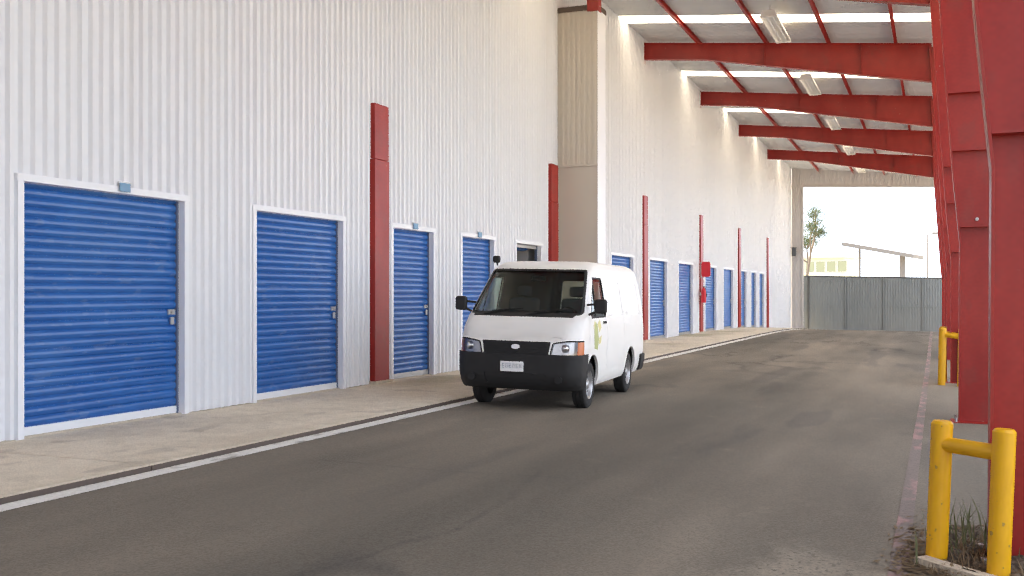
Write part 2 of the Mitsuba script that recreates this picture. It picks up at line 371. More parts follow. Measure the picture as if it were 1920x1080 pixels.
put(S + '__base_trim', MB().box(sx0, sx1 + .015, sy0 - .015, sy1, pad(23.4) - .01, pad(23.4) + .12), 'shaft_shade_beige')

# small plates over the doors
for i, t in ((1, 'small blue unit plate over the nearest roller door'), (3, 'small blue unit plate over the third door, right of the tall red column'), (4, 'small blue unit plate over the fourth door, left of the van roof')):
    a, b = DOORS[i]; y = a + (b - a) * (.57 if i == 1 else .5)
    k = numbered('unit_plate'); labels[k] = {'label': t, 'category': 'sign'}
    put(k + '__board', rbox(WX + DEP + .024, WX + DEP + .040, y - .08, y + .08, DT + .015, DT + .115, .006), 'sign_blue')
    put(k + '__holder', MB().box(WX + DEP + .011, WX + DEP + .024, y - .09, y + .09, DT + .095, DT + .13), 'galvanised')

# ------------------------------------------------------------------ canopy
C = thing('canopy', 'red steel canopy with tapered frames, purlins and a grey roof over the driveway', 'canopy')
def rz(x): return ROOFZ - SL * (x - WX)                 # roof sheet underside
RIN = lambda z: float(np.interp(z, [0, 2.2, 3.1, 8.6], [.29, .30, .215, -.17]))
YS = YB + .1                                                # near edge of the roof
ROUT = 1.15
PUR = [-6.8, -4.75, -2.95, -1.1, .55]
FRAMES = COLS; STRIPS = [20.4, 28.65, 36.4, 44.2, 52.0, 60.3]
def rafter_parts(y):
    R = numbered(C + '__rafter'); top = lambda x: rz(x) - .16
    xe = RIN(rz(0) - .6) + .02
    low = [(-8.47, top(-8.47) - .48), (-6.5, top(-6.5) - .48), (xe, top(xe) - 1.06)]
    poly = sg.Polygon([(-8.47, top(-8.47)), (xe, top(xe))] + low[::-1])
    put(R + '__web', prism(poly, 'y', y - .007, y + .007), 'red_paint')
    put(R + '__top_flange', MB().bar((-8.47, y, top(-8.47) + .008), (xe, y, top(xe) + .008), .20, .016), 'red_paint')
    m = MB()
    for a, b in zip(low[:-1], low[1:]): m.bar((a[0], y, a[1] - .008), (b[0], y, b[1] - .008), .20, .016)
    put(R + '__bottom_flange', m, 'red_paint')
    put(R + '__end_plate', MB().box(WX + .027, -8.47, y - .12, y + .12, top(-8.47) - .62, top(-8.47) + .05), 'red_paint')
    for x in (-4.75, -2.0):
        zb = np.interp(x, [l[0] for l in low], [l[1] for l in low])
        put(R + '__stiffener', MB().box(x - .006, x + .006, y - .09, y - .008, zb + .01, top(x) - .005), 'red_paint')
def column_parts(y):
    K = numbered(C + '__column'); zb = float(g(.6, y)) - .02; zt = rz(.6) - .16
    zs = [zb + .02, 2.2, 3.1, zt]
    poly = sg.Polygon([(RIN(z), z) for z in zs] + [(ROUT, zt), (ROUT, zb + .02)])
    put(K + '__web', prism(poly, 'y', y - .008, y + .008), 'red_paint')
    m = MB()
    for a, b in zip(zs[:-1], zs[1:]): m.bar((RIN(a) - .009, y, a), (RIN(b) - .009, y, b), .27, .018, up=(1, 0, 0)) if False else m.raw(*flange((RIN(a), a), (RIN(b), b), y))
    put(K + '__inner_flange', m, 'red_paint')
    put(K + '__outer_flange', MB().box(ROUT, ROUT + .018, y - .135, y + .135, zb, zt), 'red_paint')
    for z in (2.40, 3.40, 4.16):
        for s in (-1, 1):
            put(K + '__stiffener', MB().box(RIN(z) + .004, ROUT - .003, y + s * .008 if s > 0 else y - .125, y + .125 if s > 0 else y - .008, z - .007, z + .007), 'red_paint')
    put(K + '__base_plate', MB().box(.18, ROUT + .12, y - .22, y + .22, zb - .01, zb + .035), 'red_paint')
    for x in (.24, ROUT + .07):
        for s in (-.17, .17): put(K + '__anchor_bolt', MB().tube((x, y + s, zb + .03), (x, y + s, zb + .09), .018, n=6), 'galvanised')
    put(K + '__brace_bolt', MB().tube((RIN(2.46) + .22, y - .03, 2.50), (RIN(2.46) + .22, y - .008, 2.50), .022, n=8).tube((RIN(2.46) + .22, y - .05, 2.50), (RIN(2.46) + .22, y - .03, 2.50), .012, n=8), 'galvanised')
def flange(a, b, y, t=.018, h=.135):
    (xa, za), (xb, zb) = a, b
    v = [(x + dx, y + s * h, z) for x, z in ((xa, za), (xb, zb)) for dx, s in ((-t, -1), (0, -1), (0, 1), (-t, 1))]
    return v, [[0, 1, 2, 3], [7, 6, 5, 4], [0, 4, 5, 1], [1, 5, 6, 2], [2, 6, 7, 3], [3, 7, 4, 0]]
for c in FRAMES: rafter_parts(c); column_parts(c)
# purlins: cold formed channels running along the way
for x in PUR:
    z = rz(x)
    for a, b in zip([YS] + FRAMES, FRAMES + [YE]):
        m = MB(); a += .004
        m.box(x - .004, x, a, b, z - .158, z - .004).box(x, x + .065, a, b, z - .158, z - .154).box(x, x + .065, a, b, z - .010 - SL * .06, z - .006 - SL * .06)
        put(C + '__purlin', m, 'red_paint')
# roof sheets between translucent strips; ribs run down the slope
def roof_sheet(y0, y1, mat, name):
    p = .20; ys = [y0]
    for k in range(int(y0 / p) - 1, int(y1 / p) + 2): ys += [v for v in ((k + .1) * p, (k + .2) * p, (k + .45) * p, (k + .55) * p) if y0 < v < y1]
    ys = sorted(ys + [y1]); h = [np.interp((y / p) % 1, [0, .1, .2, .45, .55, 1], [0, 0, .03, .03, 0, 0]) for y in ys]
    x0, x1 = WX - .02, ROUT + .45; v = []
    for y, d in zip(ys, h): v += [(x0, y, rz(x0) + d), (x1, y, rz(x1) + d)]
    put(C + '__' + name, MB().raw(v, [[2 * i, 2 * i + 1, 2 * i + 3, 2 * i + 2] for i in range(len(ys) - 1)]), mat)
for a, b in zip(FRAMES, FRAMES[1:] + [64.5]):
    if b < 15: roof_sheet(a, b, 'roof_underside', 'roof_sheet'); continue
    s0 = next(t for t in STRIPS if a < t < b) - .45; s1 = s0 + .9
    roof_sheet(a, s0, 'roof_underside', 'roof_sheet'); roof_sheet(s0, s1, 'skylight_sheet', 'skylight'); roof_sheet(s1, b, 'roof_underside', 'roof_sheet')
roof_sheet(YS, FRAMES[0], 'roof_underside', 'roof_sheet')
roof_sheet(64.5, YE + .3, 'roof_underside', 'roof_sheet')
put(C + '__gutter', MB().box(ROUT + .42, ROUT + .56, YS, YE, rz(ROUT + .5) - .18, rz(ROUT + .5) - .02), 'red_paint')
# far gable: clad fascia over the opening and a narrow jamb on the left
fz = lambda x: 8.46 - .043 * (x - WX)
poly = sg.Polygon([(WX, fz(WX)), (ROUT + .3, fz(ROUT + .3)), (ROUT + .3, rz(ROUT + .3) - .01), (WX, rz(WX) - .01)])
def ribbed_end(x0, x1, zlo, zhi, key):
    m = MB(); p = .25; xs = sorted(set([x0, x1] + [v for k in range(int(x0 / p) - 1, int(x1 / p) + 2) for v in ((k + .1) * p, (k + .2) * p, (k + .5) * p, (k + .6) * p) if x0 < v < x1]))
    d = [np.interp((x / p) % 1, [0, .1, .2, .5, .6, 1], [0, 0, -.03, -.03, 0, 0]) for x in xs]
    for (xa, da), (xb, db) in zip(zip(xs, d), list(zip(xs, d))[1:]):
        m.raw([[xa, YE + .05 + da, zlo(xa)], [xb, YE + .05 + db, zlo(xb)], [xb, YE + .05 + db, zhi(xb)], [xa, YE + .05 + da, zhi(xa)]], [[0, 1, 2, 3]])
    put(key, m, 'end_cladding')
plain('end_cladding', (.56, .535, .51), .5)
ribbed_end(WX + .03, ROUT + .3, fz, lambda x: rz(x) - .005, C + '__gable_fascia')
ribbed_end(WX + .03, -7.76, lambda x: -1.2, lambda x: fz(x) - .003, C + '__jamb')
put(C + '__fascia_beam', MB().bar((WX + .03, YE + .02, fz(WX) - .05), (ROUT + .3, YE + .02, fz(ROUT + .3) - .05), .12, .10), 'end_cladding')
put(C + '__jamb_post', MB().box(-7.80, -7.70, YE - .06, YE + .06, -1.2, fz(-7.7) - .1), 'end_cladding')
k = thing('wall_lamp', 'small dark bulkhead lamp on the far jamb beside the opening', 'lamp')
put(k + '__housing', rbox(-8.42, -8.14, YE - .26, YE + .02, 4.0, 4.5, .04), 'fence_dark', 40); put(k + '__visor', MB().box(-8.45, -8.11, YE - .36, YE + .02, 4.5, 4.53), 'fence_dark')

# ------------------------------------------------------------------ battens hung under the roof
LN = ['nearest', 'second', 'third', 'fourth', 'farthest']
for i, c in enumerate([31.05, 39.3, 47.6, 56.2, 64.5]):
    k = thing('batten_light', f'{LN[i]} of the white fluorescent battens hanging in front of the red rafters', 'light fixture', 'battens under the canopy roof')
    x, y1 = -4.02, c - 1.3; y0 = y1 - 2.9; z = rz(x) - .34
    poly = sg.Polygon([(x - .21, z - .06), (x - .15, z + .10), (x + .15, z + .10), (x + .21, z - .06), (x + .195, z - .06), (x + .13, z + .035), (x - .13, z + .035), (x - .195, z - .06)])
    put(k + '__reflector', prism(poly, 'y', y0, y1), 'fixture_white')
    put(k + '__end_cap', prism(sg.Polygon([(x - .215, z - .07), (x - .155, z + .105), (x + .155, z + .105), (x + .215, z - .07)]), 'y', y0 - .03, y0 - .001), 'fixture_white')
    put(k + '__end_cap', prism(sg.Polygon([(x - .215, z - .07), (x - .155, z + .105), (x + .155, z + .105), (x + .215, z - .07)]), 'y', y1 + .001, y1 + .03), 'fixture_white')
    for s in (-.075, .075): put(k + '__tube', MB().tube((x + s, y0 + .01, z - .01), (x + s, y1 - .01, z - .01), .019, n=10), 'tube_white', 40)
    for yy in (y0 + .3, (y0 + y1) / 2, y1 - .3): put(k + '__hanger', MB().tube((x, yy, z + .10), (x, yy, rz(x) - .01), .012, n=6), 'galvanised')

# ------------------------------------------------------------------ far fence
FN = thing('metal_fence', 'tall grey-green corrugated metal fence closing the far end of the driveway', 'fence')
fy = YE + .9; ftop = lambda x: 2.72 - .022 * (x - WX); fzb = -1.12
posts = [-8.9, -7.5, -5.25, -3.0, -.75, 1.5, 3.75, 6.0, 8.25]
for a, b in zip(posts[:-1], posts[1:]):
    for lo, hi in ((fzb + .06, .80), (.83, None)):
        w = b - a - .06; n = int(w / .15); m = MB(); p = w / n; xs, ds = [], []
        for k in range(n):
            for u, d in ((0, 0), (.25, 0), (.4, -.018), (.75, -.018), (.9, 0)): xs.append(a + .03 + (k + u) * p); ds.append(d)
        xs.append(b - .03); ds.append(0)
        for (xa, da), (xb, db) in zip(zip(xs, ds), list(zip(xs, ds))[1:]):
            m.raw([[xa, fy + da, lo], [xb, fy + db, lo], [xb, fy + db, hi or ftop(xb)], [xa, fy + da, hi or ftop(xa)]], [[0, 1, 2, 3]])
        put(FN + '__panel', m, 'fence_paint')
    put(FN + '__top_rail', MB().bar((a + .03, fy, ftop(a) + .03), (b - .03, fy, ftop(b) + .03), .09, .06), 'fence_dark')
    put(FN + '__middle_rail', MB().box(a + .03, b - .03, fy - .055, fy + .03, .79, .84), 'fence_paint')
    put(FN + '__kerb', MB().box(a, b - .01, fy - .30, fy + .15, -1.3, fzb + .13), 'concrete')
for x in posts: put(FN + '__post', MB().box(x - .03, x + .03, fy - .07, fy + .05, fzb, ftop(x) + .06), 'fence_paint' if x != -7.5 else 'fence_dark')

# ------------------------------------------------------------------ van
V = thing('van', 'white panel van with black bumper driving along the driveway past the blue doors', 'van')
zk = [.28, .36, .50, .75, .93, 1.02, 1.10, 1.20, 1.26, 1.50, 1.70, 1.84, 1.90, 1.945, 1.975, 1.99]
fk = [.10, .03, .00, .005, .02, .045, .10, .215, .315, .60, .825, .985, 1.12, 1.30, 1.65, 2.10]
wk = [.78, .82, .842, .85, .85, .848, .845, .84, .835, .795, .757, .725, .695, .645, .54, .36]
rk = [4.42, 4.50, 4.52, 4.52, 4.51, 4.50, 4.49, 4.47, 4.46, 4.41, 4.36, 4.31, 4.26, 4.18, 4.02, 3.7]
ck = [.24, .24, .24, .24, .26, .28, .28, .27, .26, .22, .20, .19, .19, .19, .18, .15]
FY, WW, RY, CC = (PchipInterpolator(zk, a) for a in (fk, wk, rk, ck))
def van_solid(d=0.0):
    zs = np.unique(np.concatenate([np.linspace(.28, 1.9, 46), np.linspace(1.9, 1.99, 12)]))
    rings = []
    for z in zs:
        w, yf, yr, c = WW(z) + d, FY(z) - d, RY(z) + d, float(CC(z))
        bow = .07
        ycorner = lambda x: yf + bow * (x / w) ** 2
        pts = []
        xc = w - c; yc0 = ycorner(xc)
        for x in np.linspace(0, xc, 9)[:-1]: pts.append((x, ycorner(x)))
        for t in np.linspace(0, np.pi / 2, 9)[:-1]: pts.append((xc + c * math.sin(t), yc0 + c * 1.1 * (1 - math.cos(t))))
        rc = .10
        for y in np.linspace(yc0 + c * 1.1, yr - rc, 20)[:-1]: pts.append((w, y))
        for t in np.linspace(0, np.pi / 2, 6)[:-1]: pts.append((w - rc + rc * math.cos(t), yr - rc + rc * math.sin(t)))
        for x in np.linspace(w - rc, 0, 6): pts.append((x, yr))
        full = pts + [(-x, y) for x, y in pts[-2:0:-1]]
        zz = z + d * np.interp(z, [.28, .6, 1.7, 1.99], [-1, 0, 0, 1])
        rings.append([(x, y, zz) for x, y in full])
    n = len(rings[0]); v = [p for r in rings for p in r]; f = []
    for i in range(len(rings) - 1):
        for j in range(n): k = (j + 1) % n; f += [(i * n + j, i * n + k, (i + 1) * n + k), (i * n + j, (i + 1) * n + k, (i + 1) * n + j)]
    cb, ct = len(v), len(v) + 1
    v += [(0, 2.2, rings[0][0][2]), (0, 2.9, rings[-1][0][2] + .003)]
    for j in range(n): k = (j + 1) % n; f += [(cb, k, j), (ct, (len(rings) - 1) * n + j, (len(rings) - 1) * n + k)]
    return man(trimesh.Trimesh(v, f, process=False))
def R_(poly, r): return poly.buffer(-r).buffer(r, quad_segs=6)
S0, Sp, Sin, Sl = van_solid(0), van_solid(.022), van_solid(-.035), van_solid(-.045)
AX = (.86, 3.42); TR = .31
def cyl(y, z, r, x0, x1): return m3.Manifold.cylinder(x1 - x0, r, r, 40).rotate([0, 90, 0]).translate([x0, y, z])
arches = [cyl(y, .33, .385, s * .52 if s > 0 else -1.2, 1.2 if s > 0 else -.52) for y in AX for s in (-1, 1)]
arch = m3.Manifold.batch_boolean(arches, m3.OpType.Add)
ws = R_(sg.Polygon([(-.79, 1.255), (.79, 1.255), (.675, 1.84), (-.675, 1.84)]), .035)
WS = man(prism(ws, 'y', -.3, 1.25))
sidef = R_(sg.Polygon([(.68, 1.21), (1.62, 1.21), (1.62, 1.74), (1.13, 1.74)]), .05)
SIDE = man(prism(sidef, 'x', -1.2, 1.2))
rearw = R_(sg.Polygon([(-.62, 1.2), (.62, 1.2), (.55, 1.72), (-.55, 1.72)]), .06)
REARW = man(prism(rearw, 'y', 4.1, 4.8))
cuts = m3.Manifold.batch_boolean([WS, SIDE, REARW], m3.OpType.Add)
shell = S0 - Sin - cuts - arch
# panel seams cut as real grooves
skin = S0 - van_solid(-.012)
seam = m3.Manifold.batch_boolean(
    [m3.Manifold.cube([.2, .012, 1.25]).translate([s * .78 - .1 if s > 0 else -.88, y, .42]) for s in (-1, 1) for y in (1.68, 2.86)] +
    [m3.Manifold.cube([.2, .012, .8]).translate([.68 if s > 0 else -.88, .60, .42]) for s in (-1, 1)] +
    [m3.Manifold.cube([.3, 2.75, .010]).translate([.62 if s > 0 else -.92, 1.70, 1.06]) for s in (-1, 1)] +
    [m3.Manifold.cube([1.25, .3, .012]).translate([-.625, -.1, .955])], m3.OpType.Add)
body = shell - (skin ^ seam)
# pressed panels where the cargo windows would be
for (ya, yb) in ((1.80, 2.78), (2.96, 4.1)):
    pp = man(prism(R_(sg.Polygon([(ya, 1.20), (yb, 1.20), (yb - .02, 1.70), (ya, 1.70)]), .06), 'x', -1.2, 1.2))
    body = body - (van_solid(.0) - van_solid(-.010)) ^ m3.Manifold.cube([4, 8, 4], True) if False else body - ((S0 - van_solid(-.008)) ^ pp)
grille_p = R_(sg.Polygon([(-.44, .722), (.44, .722), (.475, .905), (-.475, .905)]), .015)
lampR = R_(sg.Polygon([(.475, .735), (.60, .700), (.93, .715), (.93, .91), (.70, .915), (.51, .885)]), .03)
lampL = affinity.scale(lampR, -1, 1, origin=(0, 0))
FRONT = lambda p: man(prism(p, 'y', -.3, .33))
lampcut = m3.Manifold.batch_boolean([FRONT(lampR), FRONT(lampL), FRONT(grille_p)], m3.OpType.Add)
body = body - lampcut
VAN = trimesh.transformations.translation_matrix([-5.12, 12.30, float(g(-5.12, 13.2)) - .005]) @ trimesh.transformations.rotation_matrix(math.radians(4.1), [0, 0, 1]) @ trimesh.transformations.rotation_matrix(math.atan(.14 / 6.4), [0, 1, 0]) @ np.diag([1, .97, 1.025, 1])
def vput(name, mesh, mat, smooth=False, **kw):
    if isinstance(mesh, m3.Manifold): mesh = tm(mesh)
    return put(V + '__' + name, moved(mesh, VAN), mat, smooth, **kw)
vput('body', body, 'van_white', 28)
vput('cabin_lining', (Sin.translate([0, 0, 0]) - Sl) - cuts - arch - lampcut, 'cabin_trim')
inset = van_solid(-.010) - van_solid(-.015)
vput('windscreen', inset ^ WS, 'glass', 30)
for s, nm in ((1, 'side_window'), (-1, 'side_window')): vput(nm, (inset ^ SIDE) ^ m3.Manifold.cube([2, 8, 4]).translate([0 if s > 0 else -2, -1, 0]), 'glass', 30)
vput('rear_window', inset ^ REARW, 'glass', 30)
ring = lambda p, r: p.difference(p.buffer(-r))
vput('windscreen_seal', (van_solid(.003) - van_solid(-.02)) ^ man(prism(ring(ws.buffer(.012), .03), 'y', -.3, 1.25)), 'van_black')
for a, b in ((.3, 1.2), (-1.2, -.3)):
    vput('window_seal', (van_solid(.002) - van_solid(-.02)) ^ man(prism(ring(sidef.buffer(.010), .022), 'x', a, b)), 'van_black')
    vput('window_divider', (van_solid(.001) - van_solid(-.02)) ^ man(prism(sg.Polygon([(.995, 1.2), (1.02, 1.2), (1.125, 1.75), (1.10, 1.75)]), 'x', a, b)), 'van_black')
bump_box = m3.Manifold.cube([2.4, .80, .458]).translate([-1.2, -.3, .285])
bump = (Sp ^ bump_box) - van_solid(-.02) - arch
intake = man(prism(R_(sg.Polygon([(-.40, .36), (.40, .36), (.44, .50), (-.44, .50)]), .03), 'y', -.3, .2))
vput('front_bumper', bump - (intake ^ (Sp - van_solid(.012))), 'van_black', 30)
vput('under_tray', m3.Manifold.cube([1.3, 4.0, .05]).translate([-.65, .25, .27]), 'van_black')
gr = (van_solid(-.012) - van_solid(-.03)) ^ FRONT(grille_p)
vput('grille', gr, 'van_black')
for z in (.745, .777, .809, .841, .873): vput('grille_bar', (van_solid(.002) - van_solid(-.012)) ^ m3.Manifold.cube([.91, .4, .010]).translate([-.455, -.2, z]), 'van_black')
vput('badge', (van_solid(.006) - van_solid(.001)) ^ man(prism(affinity.scale(sg.Point(0, .835).buffer(.04), 1.5, .8), 'y', -.2, .2)), 'chrome')
for sgn, lp in ((1, lampR), (-1, lampL)):
    H = numbered(V + '__headlight')
    box = lambda a, b: m3.Manifold.cube([abs(b - a), .9, .5]).translate([min(a, b), -.3, .6])
    put(H + '__reflector', moved(tm((van_solid(-.03) - van_solid(-.045)) ^ FRONT(lp.buffer(.02)) ^ box(sgn * .46, sgn * .805)), VAN), 'lamp_reflector', 30)
    bulb = trimesh.creation.icosphere(3, .055); bulb.apply_translation([sgn * .66, float(FY(.82)) + .085, .825])
    put(H + '__bulb_bowl', moved(bulb, VAN), 'chrome', True)
    put(H + '__indicator', moved(tm((van_solid(.002) - van_solid(-.03)) ^ FRONT(lp.buffer(.001)) ^ box(sgn * .807, sgn * .95)), VAN), 'amber_lens', 30)
    put(H + '__lens', moved(tm((van_solid(.003) - van_solid(-.003)) ^ FRONT(lp) ^ box(sgn * .46, sgn * .805)), VAN), 'lens_glass', 30)
    put(H + '__surround', moved(tm((van_solid(.003) - van_solid(-.03)) ^ FRONT(ring(lp.buffer(.012), .018))), VAN), 'van_black')
    f = MB().tube((sgn * .60, -.025, .43), (sgn * .60, .05, .43), .05, n=16); put(V + '__fog_lamp', moved(f, VAN), 'van_black')
# number plate
pl = numbered(V + '__number_plate')
put(pl + '__board', moved(rbox(-.19, .13, -.045, -.033, .515, .645, .005), VAN), 'plate_white')
m = MB()
for i, x in enumerate(np.linspace(-.15, .09, 6)):
    m.box(x - .014, x + .014, -.0475, -.0455, .56 + (.006 if i % 2 else 0), .567).box(x - .014, x - .008, -.0475, -.0455, .567, .608)
    m.box(x - .014, x + .014, -.0475, -.0455, .608, .615)
    if i % 2: m.box(x + .008, x + .014, -.0475, -.0455, .567, .608)
    else: m.box(x - .008, x + .012, -.0475, -.0455, .584, .591)
put(pl + '__lettering', moved(m, VAN), 'plate_text')
# wipers
for x0, x1 in ((-.55, -.02), (.05, .62)):
    W_ = numbered(V + '__wiper')
    yf = lambda x, z: float(FY(z)) + .07 * (x / .83) ** 2 - .014
    put(W_, moved(MB().tube((x0, yf(x0, 1.24), 1.24), ((x0 + x1) / 2, yf((x0 + x1) / 2, 1.29) - .01, 1.295), .009, n=6).tube((x0 + .1, yf(x0 + .1, 1.28), 1.282), (x1, yf(x1, 1.32), 1.32), .008, n=6), VAN), 'van_black')
vput('cowl', (van_solid(.002) - van_solid(-.01)) ^ man(prism(sg.Polygon([(-.70, 1.215), (.70, 1.215), (.72, 1.254), (-.72, 1.254)]), 'y', -.2, .6)), 'van_black')
# mirrors
for s in (-1, 1):
    M_ = numbered(V + '__mirror'); xx = s * 1.00
    put(M_ + '__housing', moved(rbox(min(xx - .085, xx + .085), max(xx - .085, xx + .085), .56, .64, 1.27, 1.46, .035), VAN), 'van_black', 40)
    put(M_ + '__arm', moved(MB().tube((s * .80, .62, 1.24), (xx, .61, 1.32), .016, n=8).tube((s * .80, .66, 1.38), (xx, .61, 1.40), .014, n=8), VAN), 'van_black', 40)
    put(M_ + '__glass', moved(MB().box(xx - .07, xx + .07, .640, .644, 1.29, 1.44), VAN), 'chrome')
rm = rbox(-.71, -.60, 1.05, 1.12, 1.93, 2.03, .03)
vput('roof_mirror', rm, 'van_black', 40); vput('roof_mirror_stalk', MB().tube((-.655, 1.12, 1.90), (-.655, 1.085, 1.96), .012, n=6).mesh(), 'van_black')
# wheels
def lathe(prof, n=40):
    prof = np.array(prof); t = np.linspace(0, 2 * np.pi, n, endpoint=False)
    v = np.stack([np.repeat(prof[:, 0][:, None], n, 1), np.outer(prof[:, 1], np.cos(t)), np.outer(prof[:, 1], np.sin(t))], -1).reshape(-1, 3)
    f = []
    for i in range(len(prof) - 1):
        for j in range(n): k = (j + 1) % n; f.append([i * n + j, i * n + k, (i + 1) * n + k, (i + 1) * n + j][::-1])
    return MB().raw(v, f).mesh()
tyre = [(-.09, .19), (-.095, .25), (-.088, .29), (-.07, TR), (-.035, TR + .003), (-.033, TR - .006), (-.028, TR - .006), (-.026, TR + .003), (.026, TR + .003), (.028, TR - .006), (.033, TR - .006), (.035, TR + .003), (.07, TR), (.088, .29), (.095, .25), (.09, .19), (.06, .188), (-.06, .188), (-.09, .19)]
rim = [(-.09, .196), (.078, .196), (.088, .190), (.078, .178), (.035, .165), (.028, .15), (.042, .10), (.046, .07), (.075, .05), (.08, .02), (.08, .001)]
for y in AX:
    for s in (-1, 1):
        Wh = numbered(V + '__wheel')
        M = VAN @ trimesh.transformations.translation_matrix([s * .715, y, TR + .003])
        if s < 0: M = M @ trimesh.transformations.rotation_matrix(np.pi, [0, 0, 1])
        put(Wh + '__tyre', moved(lathe(tyre), M), 'rubber', 35)
        put(Wh + '__rim', moved(lathe(rim), M), 'wheel_silver', 35)
        m = MB()
        for k in range(8):
            a = k * np.pi / 4; m.tube((.036, .125 * math.cos(a), .125 * math.sin(a)), (.041, .125 * math.cos(a), .125 * math.sin(a)), .018, n=10)
        put(Wh + '__vent_hole', moved(m, M), 'van_black')
        put(V + '__wheel_well', moved(tm(cyl(y, .33, .40, .50 if s > 0 else -.76, .76 if s > 0 else -.50) - cyl(y, .33, .386, .49 if s > 0 else -1.2, 1.2 if s > 0 else -.52) - m3.Manifold.cube([4, 4, .5], True).translate([0, y, .05])), VAN), 'van_black')
for y in AX: vput('axle', MB().tube((-.62, y, TR), (.62, y, TR), .04).mesh(), 'van_black')
# cabin
vput('dashboard', rbox(-.74, .74, .52, .98, .95, 1.22, .06), 'cabin_trim', 40)
for x in (-.40, .40):
    Se = numbered(V + '__seat')
    put(Se + '__cushion', moved(rbox(x - .25, x + .25, 1.15, 1.62, .78, .93, .05), VAN), 'seat_cloth', 40)
    put(Se + '__backrest', moved(rbox(x - .24, x + .24, 1.60, 1.74, .88, 1.45, .06), VAN), 'seat_cloth', 40)
    put(Se + '__headrest', moved(rbox(x - .12, x + .12, 1.62, 1.72, 1.47, 1.62, .04), VAN), 'seat_cloth', 40)
st = trimesh.creation.torus(.18, .014, 24, 8); st.apply_transform(trimesh.transformations.translation_matrix([.40, 1.02, 1.18]) @ trimesh.transformations.rotation_matrix(math.radians(50), [1, 0, 0]))
vput('steering_wheel', st, 'van_black', True)
vput('rear_view_mirror', rbox(-.11, .11, 1.02, 1.05, 1.68, 1.75, .012), 'van_black', 40)
for s in (-1, 1):
    vput('door_handle', rbox(s * .85 - .02, s * .85 + .02, 1.44, 1.58, 1.115, 1.15, .012), 'van_black', 40)
    vput('tail_light', (van_solid(.012) - van_solid(-.005)) ^ m3.Manifold.cube([.16, .14, .34]).translate([.76 if s > 0 else -.92, 4.44, .78]), 'red_lens', 30)
vput('rear_bumper', ((van_solid(.03) - van_solid(-.02)) ^ m3.Manifold.cube([2.4, .5, .26]).translate([-1.2, 4.15, .30])), 'van_black', 30)
# worn green and yellow emblem on the side door
em1 = sg.Point(1.02, .96).buffer(.10).union(sg.Polygon([(.93, .80), (1.10, .78), (1.16, .90), (1.08, 1.10), (.98, 1.14), (.90, 1.02)]))
em2 = sg.Polygon([(1.12, 1.12), (1.22, 1.16), (1.30, 1.08), (1.20, 1.02)]).buffer(.015).union(sg.Polygon([(1.18, .92), (1.32, .96), (1.30, .86), (1.18, .84)])).union(sg.Polygon([(.86, 1.10), (.95, 1.18), (.98, 1.15), (.88, 1.05)]))
half = m3.Manifold.cube([2, 8, 4]).translate([0, -1, 0])
vput('door_emblem', ((van_solid(.002) - van_solid(-.002)) ^ man(prism(em1.buffer(.01), 'x', .5, 1.2))) ^ half, 'logo_green')
for e in em2.geoms: vput('door_emblem_accent', (van_solid(.0025) - van_solid(-.002)) ^ man(prism(e, 'x', .5, 1.2)), 'logo_yellow')

# ------------------------------------------------------------------ yellow hoop barriers
def tilt(ax, deg): return trimesh.transformations.rotation_matrix(math.radians(deg), ax)
def hoop(label, feet, h, r, lean, rail, extra=False):
    k = thing('hoop_barrier', label, 'bollard', 'yellow hoop barriers at the columns')
    tops = []
    for (x, y), hh in zip(feet, h):
        z = float(g(x, y)) - .05; tx = x + lean * hh
        m = MB().tube((x, y, z), (tx, y, z + hh + .03), r, n=24)
        m.tube((tx, y, z + hh + .03), (tx + .0005, y, z + hh + .045), r, r * .82, n=24)
        put(k + '__post', m, 'yellow_paint', 35); tops.append((tx - lean * .12, y, z + hh - .085))
    a, b = np.array(tops[0]), np.array(tops[1])
    put(k + '__rail', MB().tube(a, b, rail, n=20), 'yellow_paint', 35)
    if extra:
        c = b + np.array([.02, .95, 0]); d = a + np.array([.02, .95, 0])
        for q in (c, d): put(k + '__post', MB().tube((q[0], q[1], float(g(q[0], q[1])) - .05), (q[0], q[1], q[2] + .13), r, n=24), 'yellow_paint', 35)
        put(k + '__rail', MB().tube(d, c, rail, n=20), 'yellow_paint', 35)
    return k
hoop('nearest yellow steel hoop barrier in front of the big red column, weeds around its feet', [(0.0, 6.20), (.30, 5.92)], (.81, .81), .058, .04, .043)
hoop('distant yellow hoop barrier beside the farther red column', [(.10, 21.9), (.45, 21.75)], (1.14, 1.10), .07, .02, .045, True)

# ------------------------------------------------------------------ fire sign and extinguisher at the fourth column
k = thing('fire_sign', 'red fire equipment sign sticking out from the far wall column', 'sign')
c = 39.3
put(k + '__board', prism(R_(sg.Polygon([(WX + .12, 2.22), (WX + .47, 2.22), (WX + .47, 2.80), (WX + .12, 2.80)]), .08), 'y', c - .30, c - .27), 'sign_red')
put(k + '__bracket', MB().box(WX + .08, WX + .14, c - .29, c - .26, 2.2, 2.8), 'galvanised')
k = thing('fire_extinguisher', 'dark red fire extinguisher hung below the red sign on the far wall', 'fire extinguisher')
put(k + '__cylinder', moved(lathe([(0, .001), (0, .08), (.03, .095), (.45, .095), (.53, .07), (.56, .03), (.60, .03), (.60, .001)], 24), trimesh.transformations.translation_matrix([WX + .24, c - .42, 1.22]) @ trimesh.transformations.rotation_matrix(-np.pi / 2, [0, 1, 0])), 'sign_red', 40)
put(k + '__handle', MB().box(WX + .20, WX + .36, c - .44, c - .40, 1.82, 1.85).tube((WX + .30, c - .42, 1.8), (WX + .36, c - .42, 1.45), .015, n=8), 'skin_black')
put(k + '__wall_hook', MB().box(WX + .08, WX + .16, c - .44, c - .40, 1.5, 1.62), 'galvanised')

